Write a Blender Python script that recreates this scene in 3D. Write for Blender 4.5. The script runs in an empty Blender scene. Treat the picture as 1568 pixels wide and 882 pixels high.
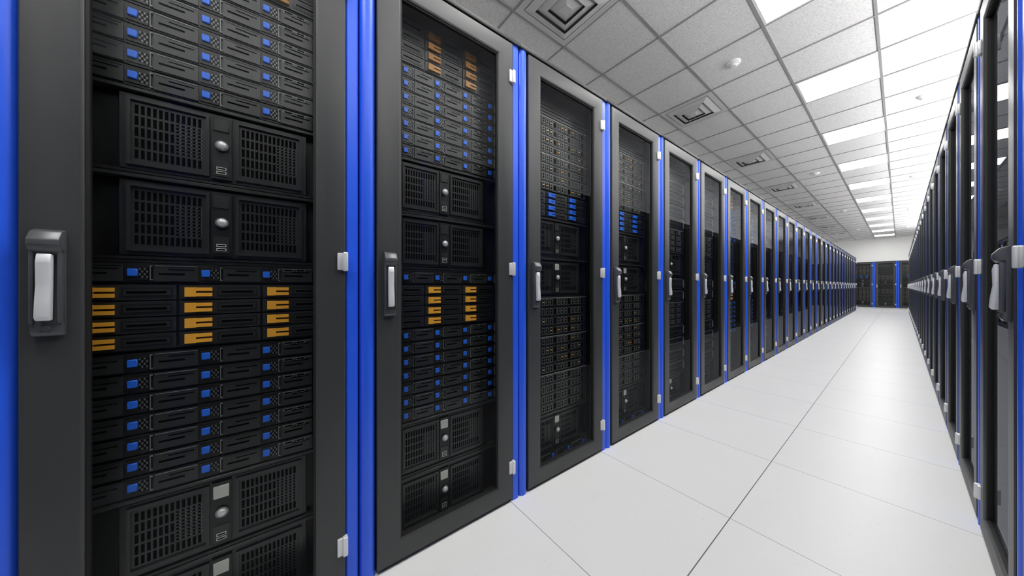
import bpy, bmesh, math, random
from mathutils import Vector, Matrix
random.seed(7)
scene = bpy.context.scene
COL = scene.collection
scene.view_settings.view_transform = 'Standard'
scene.view_settings.look = 'None'
scene.view_settings.exposure = 0.0

# ---------------------------------------------------------------- materials
def new_mat(name):
    m = bpy.data.materials.new(name); m.use_nodes = True
    nt = m.node_tree
    return m, nt, nt.nodes["Principled BSDF"]

def pmat(name, col, rough=0.5, metal=0.0, spec=0.5, noise=0.0, nscale=40.0, bump=0.0, coat=0.0):
    m, nt, b = new_mat(name)
    b.inputs["Roughness"].default_value = rough
    b.inputs["Metallic"].default_value = metal
    b.inputs["Specular IOR Level"].default_value = spec
    b.inputs["Coat Weight"].default_value = coat
    b.inputs["Base Color"].default_value = (*col, 1)
    tc = nt.nodes.new("ShaderNodeTexCoord")
    nz = nt.nodes.new("ShaderNodeTexNoise"); nz.inputs["Scale"].default_value = nscale
    nz.inputs["Detail"].default_value = 3
    nt.links.new(tc.outputs["Object"], nz.inputs["Vector"])
    if noise > 0:
        mx = nt.nodes.new("ShaderNodeMix"); mx.data_type = 'RGBA'
        mx.inputs["A"].default_value = (*[c*(1-noise) for c in col], 1)
        mx.inputs["B"].default_value = (*[min(1, c*(1+noise)) for c in col], 1)
        nt.links.new(nz.outputs["Fac"], mx.inputs["Factor"])
        nt.links.new(mx.outputs["Result"], b.inputs["Base Color"])
    if bump > 0:
        bp = nt.nodes.new("ShaderNodeBump"); bp.inputs["Strength"].default_value = bump
        bp.inputs["Distance"].default_value = 0.001
        nt.links.new(nz.outputs["Fac"], bp.inputs["Height"])
        nt.links.new(bp.outputs["Normal"], b.inputs["Normal"])
    return m

M_BODY  = pmat("cabinet_black", (0.010,0.010,0.011), 0.55, noise=0.1)
M_DOOR  = pmat("door_grey_powdercoat", (0.047,0.049,0.049), 0.42, noise=0.06, nscale=8, bump=0.02)
M_BLUE  = pmat("blue_enamel", (0.024,0.125,0.90), 0.34, noise=0.04, nscale=6)
M_SEAL  = pmat("rubber_seal", (0.006,0.006,0.006), 0.7)
M_SILV  = pmat("brushed_silver", (0.82,0.83,0.84), 0.32, metal=0.25, noise=0.05)
M_HBASE = pmat("handle_housing", (0.10,0.105,0.108), 0.35, metal=0.3, noise=0.04)
M_FACE  = pmat("server_face_black", (0.012,0.0125,0.0125), 0.42, noise=0.15)
M_PANEL = pmat("server_panel_charcoal", (0.030,0.032,0.031), 0.34, noise=0.12)
M_EDGE  = pmat("server_edge_grey", (0.24,0.25,0.24), 0.35, metal=0.2)
M_HOLE  = pmat("vent_hole_black", (0.0015,0.0015,0.0015), 0.9, spec=0.1)
M_TABB  = pmat("blue_tab", (0.022,0.17,0.86), 0.35)
M_TABO  = pmat("orange_tab", (1.0,0.48,0.05), 0.35)
M_TABO_SHADED  = pmat("orange_tab_shaded", (0.42,0.18,0.02), 0.35)  # orange tab darkened in its colour for the shade at the rack top
M_PORT  = pmat("port_metal", (0.17,0.17,0.158), 0.35, metal=0.3)
M_LABEL = pmat("label_metal", (0.60,0.61,0.54), 0.4, metal=0.2)

def glass_mat():
    m = bpy.data.materials.new("door_glass"); m.use_nodes = True
    nt = m.node_tree; nt.nodes.clear()
    o = nt.nodes.new("ShaderNodeOutputMaterial")
    t = nt.nodes.new("ShaderNodeBsdfTransparent"); t.inputs[0].default_value = (0.95,0.96,0.955,1)
    g = nt.nodes.new("ShaderNodeBsdfGlossy"); g.inputs["Roughness"].default_value = 0.0
    g.inputs["Color"].default_value = (0.9,0.93,1,1)
    f = nt.nodes.new("ShaderNodeFresnel"); f.inputs["IOR"].default_value = 1.3
    ar = nt.nodes.new("ShaderNodeMath"); ar.operation='MULTIPLY'; ar.inputs[1].default_value = 0.34   # anti-reflective coating
    nt.links.new(f.outputs[0], ar.inputs[0])
    mx = nt.nodes.new("ShaderNodeMixShader")
    nt.links.new(ar.outputs[0], mx.inputs[0]); nt.links.new(t.outputs[0], mx.inputs[1])
    nt.links.new(g.outputs[0], mx.inputs[2]); nt.links.new(mx.outputs[0], o.inputs[0])
    return m
M_GLASS = glass_mat()

def emis_mat(name, col, s):
    m, nt, b = new_mat(name)
    b.inputs["Base Color"].default_value = (0.9,0.9,0.9,1)
    b.inputs["Emission Color"].default_value = (*col,1)
    b.inputs["Emission Strength"].default_value = s
    return m
LAMP_STRENGTH = 24.5
M_LAMP = emis_mat("lamp_diffuser", (1.0,0.995,0.98), LAMP_STRENGTH)

# ---------------------------------------------------------------- mesh builder
class MB:
    def __init__(s): s.v=[]; s.f=[]; s.m=[]; s.mats=[]; s.sm=[]
    def mi(s, mat):
        if mat not in s.mats: s.mats.append(mat)
        return s.mats.index(mat)
    def add(s, vs, fs, mat, smooth=False):
        o=len(s.v); s.v += [tuple(v) for v in vs]; k=s.mi(mat)
        for f in fs:
            s.f.append([i+o for i in f]); s.m.append(k); s.sm.append(smooth)
    def box(s,x0,x1,y0,y1,z0,z1,mat):
        vs=[(x,y,z) for x in (x0,x1) for y in (y0,y1) for z in (z0,z1)]
        s.add(vs,[(0,1,3,2),(4,6,7,5),(0,4,5,1),(2,3,7,6),(0,2,6,4),(1,5,7,3)],mat)
    def bbox(s,x0,x1,y0,y1,z0,z1,mat,b=0.003,seg=2):
        bm=bmesh.new(); bmesh.ops.create_cube(bm,size=1)
        for v in bm.verts:
            v.co=Vector(((x0+x1)/2+v.co.x*(x1-x0),(y0+y1)/2+v.co.y*(y1-y0),(z0+z1)/2+v.co.z*(z1-z0)))
        bmesh.ops.bevel(bm,geom=bm.edges[:],offset=b,segments=seg,affect='EDGES',profile=0.5)
        s.frombm(bm,mat,True)
    def frombm(s,bm,mat,smooth=False):
        bm.verts.ensure_lookup_table(); bm.verts.index_update()
        s.add([v.co[:] for v in bm.verts],[[v.index for v in f.verts] for f in bm.faces],mat,smooth)
        bm.free()
    def quadx(s,x,y0,y1,z0,z1,mat):   # front-facing (+x) quad
        s.add([(x,y0,z0),(x,y1,z0),(x,y1,z1),(x,y0,z1)],[(0,1,2,3)],mat)
    def prism_xz(s,prof,y0,y1,mat,b=0.0,smooth=False):
        n=len(prof); bm=bmesh.new()
        a=[bm.verts.new((p[0],y0,p[1])) for p in prof]; c=[bm.verts.new((p[0],y1,p[1])) for p in prof]
        bm.faces.new(a); bm.faces.new(c[::-1])
        for i in range(n):
            j=(i+1)%n; bm.faces.new((a[j],a[i],c[i],c[j]))
        bmesh.ops.recalc_face_normals(bm,faces=bm.faces[:])
        if b>0: bmesh.ops.bevel(bm,geom=bm.edges[:],offset=b,segments=2,affect='EDGES',profile=0.5)
        s.frombm(bm,mat,smooth)
    def prism_xy(s,prof,z0,z1,mat,smooth=False):
        n=len(prof); bm=bmesh.new()
        a=[bm.verts.new((p[0],p[1],z0)) for p in prof]; c=[bm.verts.new((p[0],p[1],z1)) for p in prof]
        bm.faces.new(a); bm.faces.new(c[::-1])
        for i in range(n):
            j=(i+1)%n; bm.faces.new((a[j],a[i],c[i],c[j]))
        bmesh.ops.recalc_face_normals(bm,faces=bm.faces[:])
        s.frombm(bm,mat,smooth)
    def mesh(s,name):
        me=bpy.data.meshes.new(name); me.from_pydata(s.v,[],s.f)
        for m in s.mats: me.materials.append(m)
        me.polygons.foreach_set("material_index",s.m)
        me.polygons.foreach_set("use_smooth",s.sm)
        me.update()
        if any(s.sm):
            try: me.set_sharp_from_angle(angle=math.radians(40))
            except Exception: pass
        return me

def obj(name, me, parent=None, loc=(0,0,0)):
    o=bpy.data.objects.new(name,me); COL.objects.link(o); o.location=loc
    if parent: o.parent=parent
    return o

# ---------------------------------------------------------------- rack dimensions
P=0.70; H=2.19
DY0,DY1=0.057,0.659        # door extents
DZ0,DZ1=0.014,2.166
ST=0.082                    # stile width
C=0.353                     # centre of equipment
EY0,EY1=C-0.268,C+0.268
F=-0.097                    # equipment front plane

def build_cabinet():
    b=MB(); D=-1.0
    b.box(D,-0.035,0.001,0.014,0,2.17,M_BODY)
    b.box(D,-0.035,0.686,0.699,0,2.17,M_BODY)
    b.box(D,D+0.012,0.014,0.686,0,2.17,M_BODY)
    b.box(D+0.012,-0.035,0.014,0.686,0,0.022,M_BODY)
    b.bbox(D,0.004,0.0,0.70,2.170,H,M_BODY,0.004)
    # inner mounting posts
    b.box(-0.16,F-0.012,0.020,EY0-0.004,0.022,2.17,M_BODY)
    b.box(-0.16,F-0.012,EY1+0.004,0.686,0.022,2.17,M_BODY)
    for i in range(40):
        z=0.06+i*0.0537
        b.quadx(F-0.011,EY0-0.022,EY0-0.014,z,z+0.010,M_HOLE)
        b.quadx(F-0.011,EY1+0.014,EY1+0.022,z,z+0.010,M_HOLE)
    # rounded blue column (near side)
    prof=[(-0.04,0.003),(-0.04,0.054)]
    n=12
    for i in range(n+1):
        a=math.pi/2-math.pi*i/n
        prof.append((-0.024+0.023*math.cos(a) if math.cos(a)>1e-6 else -0.024, 0.0285+0.0255*math.sin(a)))
    b.prism_xy(prof,0.0,2.170,M_BLUE,True)
    # flat blue strip (far side)
    prof=[(-0.04,0.661),(-0.04,0.697),(-0.010,0.697),(-0.006,0.693),(-0.006,0.665),(-0.010,0.661)]
    b.prism_xy(prof,0.0,2.170,M_BLUE,False)
    return b.mesh("cabinet_shell")

def rect_loop(x,y0,y1,z0,z1): return [(x,y0,z0),(x,y1,z0),(x,y1,z1),(x,y0,z1)]
def build_door():
    b=MB()
    iy0,iy1,iz0,iz1=DY0+ST,DY1-ST,DZ0+ST-0.004,DZ1-ST+0.004
    L=[rect_loop(-0.032,DY0,DY1,DZ0,DZ1),
       rect_loop(-0.003,DY0,DY1,DZ0,DZ1),
       rect_loop(0,DY0+.003,DY1-.003,DZ0+.003,DZ1-.003),
       rect_loop(0,iy0-.007,iy1+.007,iz0-.007,iz1+.007),
       rect_loop(-0.005,iy0,iy1,iz0,iz1),
       rect_loop(-0.032,iy0,iy1,iz0,iz1)]
    vs=[v for l in L for v in l]; fs=[]
    for k in range(6):
        a=k*4; c=((k+1)%6)*4
        for i in range(4):
            j=(i+1)%4; fs.append((a+i,a+j,c+j,c+i))
    b.add(vs,fs,M_DOOR)
    # seal
    t=0.006
    b.box(-0.022,-0.008,iy0,iy0+t,iz0,iz1,M_SEAL); b.box(-0.022,-0.008,iy1-t,iy1,iz0,iz1,M_SEAL)
    b.box(-0.022,-0.008,iy0+t,iy1-t,iz0,iz0+t,M_SEAL); b.box(-0.022,-0.008,iy0+t,iy1-t,iz1-t,iz1,M_SEAL)
    # hinges
    for z in (0.167,1.10,2.005):
        b.bbox(-0.004,0.008,0.635,0.652,z-0.028,z+0.028,M_SILV,0.0025)
        b.bbox(-0.006,0.015,0.650,0.665,z-0.031,z+0.031,M_SILV,0.004,3)
    return b.mesh("door_frame")
def build_glass():
    b=MB(); iy0,iy1,iz0,iz1=DY0+ST,DY1-ST,DZ0+ST-0.004,DZ1-ST+0.004
    b.quadx(-0.015,iy0+.004,iy1-.004,iz0+.004,iz1-.004,M_GLASS)
    return b.mesh("glass_pane")
def build_handle():
    b=MB(); cy=0.0975
    # housing with sloped hood
    prof=[(0.0,0.912),(0.012,0.914),(0.017,0.922),(0.015,0.955),(0.011,1.085),(0.026,1.096),(0.031,1.106),(0.030,1.118),(0.018,1.136),(0.0,1.142)]
    b.prism_xz(prof,cy-0.0205,cy+0.0205,M_HBASE,0.0022,True)
    # cheeks of the recess
    b.bbox(0.008,0.021,cy-0.0205,cy-0.0145,0.94,1.10,M_HBASE,0.002)
    b.bbox(0.008,0.021,cy+0.0145,cy+0.0205,0.94,1.10,M_HBASE,0.002)
    # lever
    prof=[(0.013,1.086),(0.026,1.088),(0.030,1.070),(0.029,1.02),(0.033,0.985),(0.035,0.955),(0.030,0.947),(0.019,0.948),(0.018,0.975),(0.016,1.02)]
    b.prism_xz(prof,cy-0.0095,cy+0.0095,M_SILV,0.002,True)
    # key barrel
    bm=bmesh.new(); bmesh.ops.create_cone(bm,cap_ends=True,segments=16,radius1=0.006,radius2=0.006,depth=0.004)
    bmesh.ops.rotate(bm,verts=bm.verts,matrix=Matrix.Rotation(math.pi/2,3,'Y'))
    bmesh.ops.translate(bm,verts=bm.verts,vec=(0.019,cy,0.930)); b.frombm(bm,M_HBASE)
    return b.mesh("door_handle")

# ---------------------------------------------------------------- equipment
def u1(b,z0,z1,ports=False):
    b.box(F-0.45,F,EY0,EY1,z0+0.0015,z1-0.0015,M_FACE)
    h=z1-z0
    for i in range(4):
        y=EY0+0.134*i
        b.box(F,F+0.004,y+0.003,y+0.086,z0+0.005,z1-0.005,M_PANEL)
        b.box(F+0.0035,F+0.0055,y+0.006,y+0.084,z1-0.0085,z1-0.0070,M_EDGE if i%2 else M_PANEL)
        b.quadx(F+0.0045,y+0.012,y+0.060,z0+0.022,z0+0.027,M_HOLE)
        b.quadx(F+0.0045,y+0.030,y+0.078,z0+0.035,z0+0.038,M_HOLE)
        b.box(F,F+0.003,y+0.089,y+0.128,z0+0.008,z1-0.010,M_FACE)
        b.bbox(F,F+0.008,y+0.0925,y+0.1100,z0+0.018,z0+0.037,M_TABB,0.0015,1)
        for a in range(4):
            for c in range(4):
                b.quadx(F+0.0035,y+0.112+a*0.0042,y+0.1145+a*0.0042,z0+0.014+c*0.007,z0+0.018+c*0.007,M_EDGE if (a+c)%2 else M_HOLE)
        # bracket
        yb=y+0.1305
        b.box(F,F+0.005,yb,yb+0.0014,z0+0.010,z1-0.010,M_EDGE)
        b.box(F,F+0.005,yb,yb+0.005,z0+0.0075,z0+0.010,M_EDGE)
        b.box(F,F+0.005,yb,yb+0.005,z1-0.010,z1-0.0075,M_EDGE)
    # status ports on the last segment
    for k in range(2):
        y=EY0+0.134*3+0.010+k*0.032
        b.box(F+0.004,F+0.0062,y,y+0.024,z0+0.0385,z0+0.0465,M_EDGE)
        b.quadx(F+0.0066,y+0.0015,y+0.0225,z0+0.0398,z0+0.0452,M_HOLE)

def disks(b,z0,z1,mat,rows=4):
    b.box(F-0.45,F-0.004,EY0,EY1,z0,z1,M_FACE)
    p=(z1-z0-0.006)/rows; w=0.1765
    for r in range(rows):
        za=z0+0.003+r*p; zm=za+p/2
        for c in range(3):
            y=EY0+0.004+c*w
            b.box(F-0.004,F+0.002,y+0.003,y+w-0.003,za+0.002,za+p-0.002,M_PANEL)
            hh=p*0.30
            b.box(F+0.002,F+0.011,y+0.014,y+0.036,zm-hh,zm+hh,mat)
            b.box(F+0.002,F+0.010,y+0.036,y+0.068,zm+hh*0.20,zm+hh*0.95,mat)
            b.box(F+0.002,F+0.010,y+0.036,y+0.068,zm-hh*0.95,zm-hh*0.20,mat)
            # outlined grille slot
            b.box(F+0.002,F+0.0035,y+0.078,y+w-0.010,zm-hh,zm+hh,M_FACE)
            b.box(F+0.003,F+0.0045,y+0.082,y+w-0.014,zm-hh*0.6,zm+hh*0.6,M_PANEL)
            b.quadx(F+0.0048,y+0.087,y+w-0.020,zm-hh*0.25,zm+hh*0.25,M_HOLE)

def dome(b,y,z,x,r,mat):
    bm=bmesh.new(); bmesh.ops.create_uvsphere(bm,u_segments=16,v_segments=10,radius=r)
    for v in bm.verts: v.co.x*=0.7
    bmesh.ops.translate(bm,verts=bm.verts,vec=(x,y,z)); b.frombm(bm,mat,True)
    bm=bmesh.new(); bmesh.ops.create_cone(bm,cap_ends=True,segments=20,radius1=r*1.25,radius2=r*1.25,depth=0.004)
    bmesh.ops.rotate(bm,verts=bm.verts,matrix=Matrix.Rotation(math.pi/2,3,'Y'))
    bmesh.ops.translate(bm,verts=bm.verts,vec=(x-0.002,y,z)); b.frombm(bm,M_EDGE,False)

def u4(b,z0,z1):
    h=z1-z0
    b.box(F-0.45,F-0.022,EY0,EY1,z0,z1,M_FACE)
    # shelf lips
    b.bbox(F-0.03,F+0.006,EY0,EY1,z1-0.012,z1-0.002,M_PANEL,0.0015,1)
    b.box(F-0.03,F+0.002,EY0,EY1,z0+0.001,z0+0.008,M_FACE)
    # case
    y0,y1=C-0.192,C+0.205
    b.bbox(F-0.03,F-0.004,y0,y1,z0+0.010,z1-0.016,M_PANEL,0.002,1)
    zz0,zz1=z0+0.022,z1-0.026
    for (a,c) in ((C-0.178,C-0.026),(C+0.030,C+0.192)):
        # raised grille frame
        b.box(F-0.004,F+0.003,a,c,zz1-0.008,zz1,M_PANEL); b.box(F-0.004,F+0.003,a,c,zz0,zz0+0.008,M_PANEL)
        b.box(F-0.004,F+0.003,a,a+0.007,zz0+.008,zz1-.008,M_PANEL); b.box(F-0.004,F+0.003,c-0.007,c,zz0+.008,zz1-.008,M_PANEL)
        gz0,gz1=zz0+0.016,zz1-0.014; rows=5; rp=(gz1-gz0)/rows
        n=int((c-a-0.024)/0.0105)
        for r in range(rows):
            for k in range(n):
                y=a+0.013+k*0.0105
                if (k>=n*0.55 and r in (1,2,3)):
                    for q in range(3):
                        zq=gz0+r*rp+0.002+q*rp*0.32
                        b.quadx(F-0.0035,y,y+0.0055,zq,zq+0.0055,M_HOLE)
                        b.quadx(F-0.0030,y+0.0062,y+0.0080,zq+0.002,zq+0.0042,M_EDGE)
                else:
                    b.quadx(F-0.0035,y,y+0.0065,gz0+r*rp+0.002,gz0+(r+1)*rp-0.004,M_HOLE)
    # centre column
    b.box(F-0.004,F+0.004,C-0.021,C+0.021,zz0-0.004,zz1+0.004,M_FACE)
    b.bbox(F+0.003,F+0.007,C-0.018,C+0.016,zz1-0.042,zz1-0.006,M_PANEL if z0>1 else M_LABEL,0.0012,1)
    b.box(F+0.003,F+0.006,C-0.018,C+0.016,zz0+0.004,zz0+0.052,M_PANEL)
    for k in range(2):
        b.box(F+0.005,F+0.0075,C-0.011,C+0.010,zz0+0.010+k*0.012,zz0+0.018+k*0.012,M_LABEL)
        b.quadx(F+0.0078,C-0.009,C+0.008,zz0+0.012+k*0.012,zz0+0.016+k*0.012,M_HOLE)
    dome(b,C+0.001,(z0+z1)/2+0.002,F+0.012,0.0115,M_SILV)

def portblock(b,z0,z1,seed=0,orange=True):
    rnd=random.Random(seed)
    b.box(F-0.45,F-0.004,EY0,EY1,z0,z1,M_FACE)
    rows=4; p=(z1-z0)/rows
    b.box(F-0.004,F+0.004,EY0,EY1,z1-0.006,z1-0.001,M_EDGE)
    for r in range(rows):
        za=z0+r*p
        b.box(F-0.004,F,EY0+0.003,EY1-0.003,za+0.002,za+p-0.003,M_PANEL)
        n=16; w=(EY1-EY0-0.05)/n
        for k in range(n):
            y=EY0+0.025+k*w
            if k%4==3: 
                b.quadx(F+0.0008,y+0.006,y+w-0.004,za+0.010,za+p-0.012,M_HOLE); continue
            b.box(F,F+0.004,y+0.005,y+w-0.006,za+0.008,za+p-0.009,M_PORT)
            b.quadx(F+0.0045,y+0.0085,y+w-0.0095,za+0.012,za+p*0.5-0.001,M_HOLE)
            b.quadx(F+0.0045,y+0.0085,y+w-0.0095,za+p*0.5+0.002,za+p-0.013,M_HOLE)
            if orange and rnd.random()<0.3:
                b.box(F+0.004,F+0.0055,y+0.010,y+w-0.011,za+p*0.5-0.003,za+p*0.5+0.003,M_TABO)
        b.box(F,F+0.003,EY0+0.006,EY0+0.018,za+0.012,za+p-0.012,M_EDGE)

def vent2u(b,z0,z1):
    b.box(F-0.45,F,EY0,EY1,z0+0.002,z1-0.002,M_FACE)
    b.box(F,F+0.004,EY0+0.004,EY1-0.004,z0+0.006,z1-0.006,M_PANEL)
    n=34; w=(EY1-EY0-0.06)/n; p=(z1-z0-0.028)/2
    for r in range(2):
        for k in range(n):
            y=EY0+0.03+k*w
            b.quadx(F+0.0045,y,y+w*0.55,z0+0.014+r*p,z0+0.014+r*p+p*0.8,M_HOLE)
    b.box(F+0.004,F+0.006,EY0+0.01,EY1-0.01,z1-0.010,z1-0.008,M_EDGE)
    b.box(F+0.004,F+0.010,EY1-0.024,EY1-0.014,z0+0.02,z1-0.02,M_EDGE)
    b.box(F+0.004,F+0.010,EY0+0.014,EY0+0.022,z0+0.02,z1-0.02,M_EDGE)

def blank(b,z0,z1):
    b.box(F-0.45,F-0.004,EY0,EY1,z0,z1,M_FACE)
    z=z0+0.006
    while z<z1-0.012:
        b.box(F-0.004,F,EY0+0.004,EY1-0.004,z,z+0.010,M_PANEL); z+=0.018

def typeA():
    b=MB()
    u4(b,0.026,0.249); u4(b,0.249,0.470)
    p=0.0537
    for i in range(7): u1(b,0.4705+i*p,0.4705+(i+1)*p)
    disks(b,0.849,1.028,M_TABO)
    u1(b,1.028,1.028+p)
    vz=1.028+p
    b.box(F-0.45,F,EY0,EY1,vz,1.090,M_FACE)
    u4(b,1.090,1.314); u4(b,1.314,1.538)
    for i in range(7): u1(b,1.5385+i*p,1.5385+(i+1)*p)
    disks(b,1.918,2.100,M_TABO_SHADED)  # same orange tabs, shade painted into the colour
    b.box(F-0.45,F,EY0,EY1,2.100,2.165,M_FACE)
    return b.mesh("rack_servers_storage")
def typeB():
    b=MB()
    u1(b,0.026,0.080); u4(b,0.080,0.302)
    portblock(b,0.304,0.522,1,False); portblock(b,0.526,0.736,2); portblock(b,0.740,0.956,3)
    u4(b,0.957,1.180); u4(b,1.180,1.405)
    disks(b,1.407,1.556,M_TABB)
    portblock(b,1.560,1.765,4); portblock(b,1.769,1.972,5)
    blank(b,1.975,2.165)
    return b.mesh("rack_servers_network")
def typeC():
    b=MB()
    u4(b,0.026,0.249)
    z=0.252
    for i in range(4): vent2u(b,z,z+0.105); z+=0.107
    portblock(b,z,z+0.2,9,False); z+=0.202
    for i in range(2): vent2u(b,z,z+0.105); z+=0.107
    u4(b,z,z+0.224); z+=0.226
    portblock(b,z,z+0.2,11,False); z+=0.202
    while z<1.95: vent2u(b,z,z+0.105); z+=0.107
    blank(b,z,2.165)
    return b.mesh("rack_servers_compute")

ME_CAB=build_cabinet(); ME_DOOR=build_door(); ME_GLASS=build_glass(); ME_HAND=build_handle()
EQ={'A':typeA(),'B':typeB(),'C':typeC()}

def rack(loc,kind,mirror=False,rotz=0.0):
    o=obj("server_rack",ME_CAB,None,loc)
    if mirror: o.scale=(-1,1,1)
    o.rotation_euler=(0,0,rotz)
    obj("door_frame",ME_DOOR,o); obj("glass_pane",ME_GLASS,o)
    obj("door_handle",ME_HAND,o); obj("rack_servers",EQ[kind],o)
    return o

XL=-1.118; XR=0.2036; S0=-0.491
seqL="BCAABBCCAACBBCCAABCCBBAACCBBCC"
seqR="ABBBABCCBAACBBCCAABCCBBAACCBBC"
for i in range(30):
    rack((XL,S0+(i-2)*P,0),seqL[i])
    rack((XR,S0+0.03+(i-2)*P,0),seqR[i],True)
YB=22.6
for i,x in enumerate((-2.17,-1.47,-0.77,-0.07,0.63)):
    rack((x,YB,0),"CBCBC"[i],False,-math.pi/2)

# ---------------------------------------------------------------- room shell
RX0,RX1,RY0,RY1=-2.6,1.6,-2.7,23.9
HC=3.28
GX=-0.725; GY=4.53; T=0.605

def floor_mat():
    m,nt,b=new_mat("raised_floor_tiles")
    N=nt.nodes.new; L=nt.links.new
    tc=N("ShaderNodeTexCoord"); sp=N("ShaderNodeSeparateXYZ"); L(tc.outputs["Object"],sp.inputs[0])
    def line(out,off,per,half):
        a=N("ShaderNodeMath"); a.operation='SUBTRACT'; L(out,a.inputs[0]); a.inputs[1].default_value=off
        d=N("ShaderNodeMath"); d.operation='DIVIDE'; L(a.outputs[0],d.inputs[0]); d.inputs[1].default_value=per
        p=N("ShaderNodeMath"); p.operation='PINGPONG'; L(d.outputs[0],p.inputs[0]); p.inputs[1].default_value=0.5
        g=N("ShaderNodeMath"); g.operation='LESS_THAN'; L(p.outputs[0],g.inputs[0]); g.inputs[1].default_value=half/per
        return g.outputs[0]
    lx=line(sp.outputs[0],-0.456,0.70,0.0018); ly=line(sp.outputs[1],0.86,0.70,0.0011)
    mxm=N("ShaderNodeMath"); mxm.operation='MAXIMUM'; L(lx,mxm.inputs[0]); L(ly,mxm.inputs[1])
    nz=N("ShaderNodeTexNoise"); nz.inputs["Scale"].default_value=1.3; nz.inputs["Detail"].default_value=4; L(tc.outputs["Object"],nz.inputs["Vector"])
    n2=N("ShaderNodeTexNoise"); n2.inputs["Scale"].default_value=60; n2.inputs["Detail"].default_value=2; L(tc.outputs["Object"],n2.inputs["Vector"])
    r=N("ShaderNodeValToRGB"); r.color_ramp.elements[0].position=0.25; r.color_ramp.elements[0].color=(0.78,0.78,0.765,1)
    r.color_ramp.elements[1].position=0.35; r.color_ramp.elements[1].color=(0.84,0.84,0.825,1); L(n2.outputs["Fac"],r.inputs[0])
    mx0=N("ShaderNodeMix"); mx0.data_type='RGBA'; mx0.blend_type='MULTIPLY'; mx0.inputs["Factor"].default_value=0.05
    L(r.outputs[0],mx0.inputs["A"]); L(nz.outputs["Fac"],mx0.inputs["B"])
    mx=N("ShaderNodeMix"); mx.data_type='RGBA'; L(mxm.outputs[0],mx.inputs["Factor"]); L(mx0.outputs["Result"],mx.inputs["A"])
    mx.inputs["B"].default_value=(0.13,0.125,0.12,1)
    L(mx.outputs["Result"],b.inputs["Base Color"]); b.inputs["Roughness"].default_value=0.36
    b.inputs["Specular IOR Level"].default_value=0.30
    return m
def ceil_mat():
    m,nt,b=new_mat("acoustic_ceiling_tile")
    N=nt.nodes.new; L=nt.links.new
    tc=N("ShaderNodeTexCoord")
    n=N("ShaderNodeTexNoise"); n.inputs["Scale"].default_value=130; n.inputs["Detail"].default_value=4; L(tc.outputs["Object"],n.inputs["Vector"])
    r=N("ShaderNodeValToRGB"); r.color_ramp.elements[0].position=0.36; r.color_ramp.elements[0].color=(0.60,0.59,0.585,1)
    r.color_ramp.elements[1].position=0.55; r.color_ramp.elements[1].color=(0.80,0.79,0.785,1); L(n.outputs["Fac"],r.inputs[0])
    L(r.outputs[0],b.inputs["Base Color"]); b.inputs["Roughness"].default_value=0.9
    bp=N("ShaderNodeBump"); bp.inputs["Strength"].default_value=0.2; bp.inputs["Distance"].default_value=0.002
    L(n.outputs["Fac"],bp.inputs["Height"]); L(bp.outputs["Normal"],b.inputs["Normal"])
    return m
M_FLOOR=floor_mat(); M_CEIL=ceil_mat()
M_WALL=pmat("white_wall_paint",(0.88,0.88,0.87),0.7,noise=0.02,nscale=3,bump=0.05)
M_TBAR=pmat("ceiling_t_bar",(0.30,0.30,0.30),0.5,noise=0.03)
M_WHITE=pmat("white_enamel",(0.78,0.78,0.77),0.4,noise=0.02)
M_DUCT=pmat("vent_grey",(0.62,0.62,0.62),0.5,noise=0.02)
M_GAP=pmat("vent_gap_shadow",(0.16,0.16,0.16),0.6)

def slab(name,x0,x1,y0,y1,z0,z1,mat):
    b=MB(); b.box(x0,x1,y0,y1,z0,z1,mat); return obj(name,b.mesh(name))
slab("floor",RX0-.1,RX1+.1,RY0-.1,RY1+.1,-0.1,0.0,M_FLOOR)
slab("ceiling",RX0-.1,RX1+.1,RY0-.1,RY1+.1,HC,HC+0.1,M_CEIL)
slab("wall_left",RX0-.1,RX0,RY0,RY1,0,HC,M_WALL)
slab("wall_right",RX1,RX1+.1,RY0,RY1,0,HC,M_WALL)
slab("wall_front",RX0-.1,RX1+.1,RY0-.1,RY0,0,HC,M_WALL)
slab("wall_back",RX0-.1,RX1+.1,RY1,RY1+.1,0,HC,M_WALL)
# bulkhead over the end racks
slab("wall_bulkhead",RX0,RX1,YB+0.005,YB+0.13,H+0.004,HC,M_WALL)
b=MB(); b.box(RX0,-2.175,YB+0.005,YB+0.13,0,H+0.004,M_WALL); b.box(1.335,RX1,YB+0.005,YB+0.13,0,H+0.004,M_WALL)
obj("wall_return",b.mesh("wall_return"))

# T-bar grid
b=MB()
k0=math.ceil((RX0-GX)/T); k1=math.floor((RX1-GX)/T)
for k in range(k0,k1+1):
    x=GX+k*T; b.box(x-0.009,x+0.009,RY0,YB,HC-0.007,HC,M_TBAR)
j0=math.ceil((RY0-GY)/T); j1=math.floor((YB-GY)/T)
for j in range(j0,j1+1):
    y=GY+j*T; b.box(RX0,RX1,y-0.007,y+0.007,HC-0.0068,HC,M_TBAR)
obj("ceiling_grid",b.mesh("ceiling_grid"))

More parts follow.
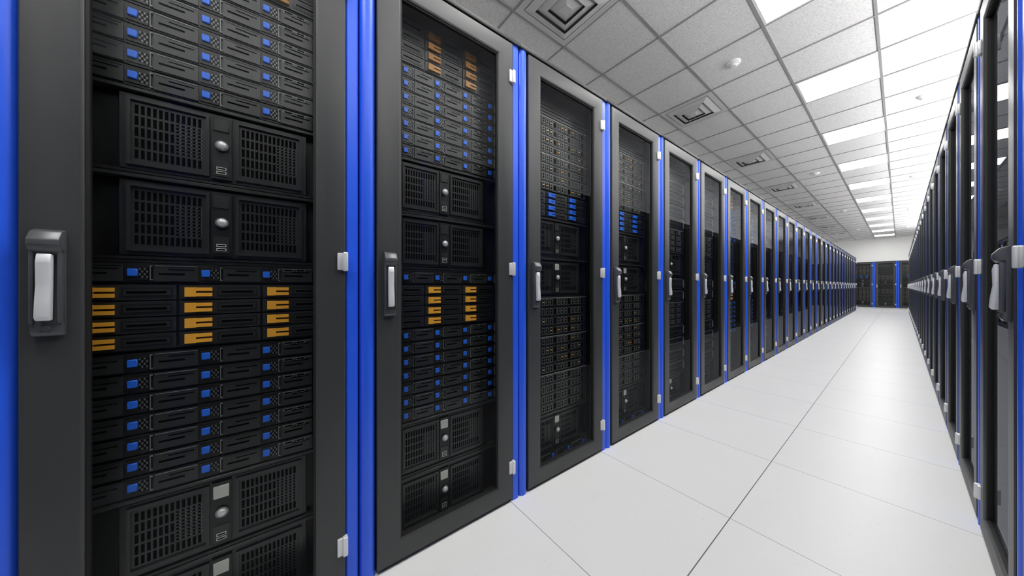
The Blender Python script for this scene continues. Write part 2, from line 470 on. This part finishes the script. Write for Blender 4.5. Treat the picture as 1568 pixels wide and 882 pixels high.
# recessed light panels
def panel_mesh():
    b=MB(); h=T/2-0.010
    z=-0.004
    for (a,c,d,e) in ((-h,h,-h,-h+.018),(-h,h,h-.018,h),(-h,-h+.018,-h+.018,h-.018),(h-.018,h,-h+.018,h-.018)):
        b.box(a,c,d,e,-0.008,0.0,M_WHITE)
    q=h-0.018
    b.add([(-q,-q,z),(-q,q,z),(q,q,z),(q,-q,z)],[(0,1,2,3)],M_LAMP)
    b.box(-q,q,-0.004,0.004,-0.008,-0.003,M_WHITE)
    return b.mesh("ceiling_light_panel")
ME_PAN=panel_mesh()
y=GY+T/2-1.815*3
while y<YB-0.3:
    obj("ceiling_light_panel",ME_PAN,None,(GX+T/2,y,HC)); y+=1.815

# air diffusers
def vent_mesh():
    b=MB()
    def ring(h0,z0,h1,z1,mat):
        vs=[(-h0,-h0,z0),(h0,-h0,z0),(h0,h0,z0),(-h0,h0,z0),(-h1,-h1,z1),(h1,-h1,z1),(h1,h1,z1),(-h1,h1,z1)]
        b.add(vs,[(i,(i+1)%4,4+(i+1)%4,4+i) for i in range(4)],mat)
    h=T/2-0.010
    ring(h,-0.0,h,-0.010,M_DUCT); ring(h,-0.010,h-0.05,-0.012,M_DUCT)
    r=h-0.05
    ring(r,-0.012,r,-0.001,M_DUCT)
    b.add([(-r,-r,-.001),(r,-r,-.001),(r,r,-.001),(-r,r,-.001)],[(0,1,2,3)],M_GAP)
    for k in range(3):
        a=r-0.006-k*0.070
        ring(a,-0.012-0.006*k,a-0.058,-0.034-0.006*k,M_DUCT)
        ring(a-0.058,-0.034-0.006*k,a-0.061,-0.034-0.006*k,M_DUCT)
        ring(a-0.061,-0.034-0.006*k,a-0.006,-0.008-0.006*k,M_DUCT)
    q=r-0.006-3*0.070+0.01
    b.box(-q,q,-q,q,-0.052,-0.040,M_DUCT)
    return b.mesh("ceiling_air_vent")
ME_VENT=vent_mesh()
y=4.53-T/2-2.42*2
while y<YB-0.3:
    obj("ceiling_air_vent",ME_VENT,None,(GX-T*1.5,y,HC)); y+=2.42

def detector_mesh():
    bm=bmesh.new()
    prof=[(0.0,-0.045),(0.022,-0.044),(0.034,-0.038),(0.038,-0.030),(0.052,-0.024),(0.060,-0.012),(0.062,0.0)]
    n=24; rings=[]
    for r,z in prof[1:]:
        rings.append([bm.verts.new((r*math.cos(2*math.pi*i/n),r*math.sin(2*math.pi*i/n),z)) for i in range(n)])
    bm.faces.new(rings[0])
    for a,c in zip(rings,rings[1:]):
        for i in range(n): bm.faces.new((a[i],a[(i+1)%n],c[(i+1)%n],c[i]))
    b=MB(); b.frombm(bm,M_WHITE,True); return b.mesh("smoke_detector")
ME_DET=detector_mesh()
for k in range(4): obj("smoke_detector",ME_DET,None,(GX-T/2,3.62+4.84*k,HC))
for k in range(4): obj("smoke_detector",ME_DET,None,(GX+T*1.5,6.04+4.24*k,HC))

# uplight trough on the cabinet tops: unseen fill light added to brighten the ceiling
def fill_uplight(x,name,power):
    y0,y1=-1.6,19.0
    b=MB(); w=0.10
    b.box(x-w,x+w,y0,y1,H+0.001,H+0.012,M_WHITE)
    b.box(x-w,x-w+0.006,y0,y1,H+0.012,H+0.07,M_WHITE); b.box(x+w-0.006,x+w,y0,y1,H+0.012,H+0.07,M_WHITE)
    b.box(x-w+.006,x+w-.006,y0,y0+.006,H+0.012,H+0.07,M_WHITE); b.box(x-w+.006,x+w-.006,y1-.006,y1,H+0.012,H+0.07,M_WHITE)
    o=obj(name,b.mesh(name))
    l=bpy.data.lights.new(name+"_lamp",'AREA'); l.shape='RECTANGLE'; l.size=0.16; l.size_y=y1-y0-0.1; l.energy=power
    lo=bpy.data.objects.new("added_fill_light",l); COL.objects.link(lo); lo.parent=o
    lo.location=(x,(y0+y1)/2,H+0.03); lo.rotation_euler=(math.pi,0,0)
fill_uplight(1.0,"added_fill_trough",430)

# world (dim neutral)
w=bpy.data.worlds.new("World"); scene.world=w; w.use_nodes=True
w.node_tree.nodes["Background"].inputs[0].default_value=(0.8,0.85,0.9,1)
w.node_tree.nodes["Background"].inputs[1].default_value=0.3

# ---------------------------------------------------------------- camera
cam=bpy.data.cameras.new("camera"); co=bpy.data.objects.new("camera",cam); COL.objects.link(co)
cam.sensor_width=36; cam.lens=36*458/1568; cam.clip_start=0.02
cam.shift_y=-3/1568
co.location=(0,0,1.02); co.rotation_euler=(math.pi/2,0,math.atan(594/458))
scene.camera=co
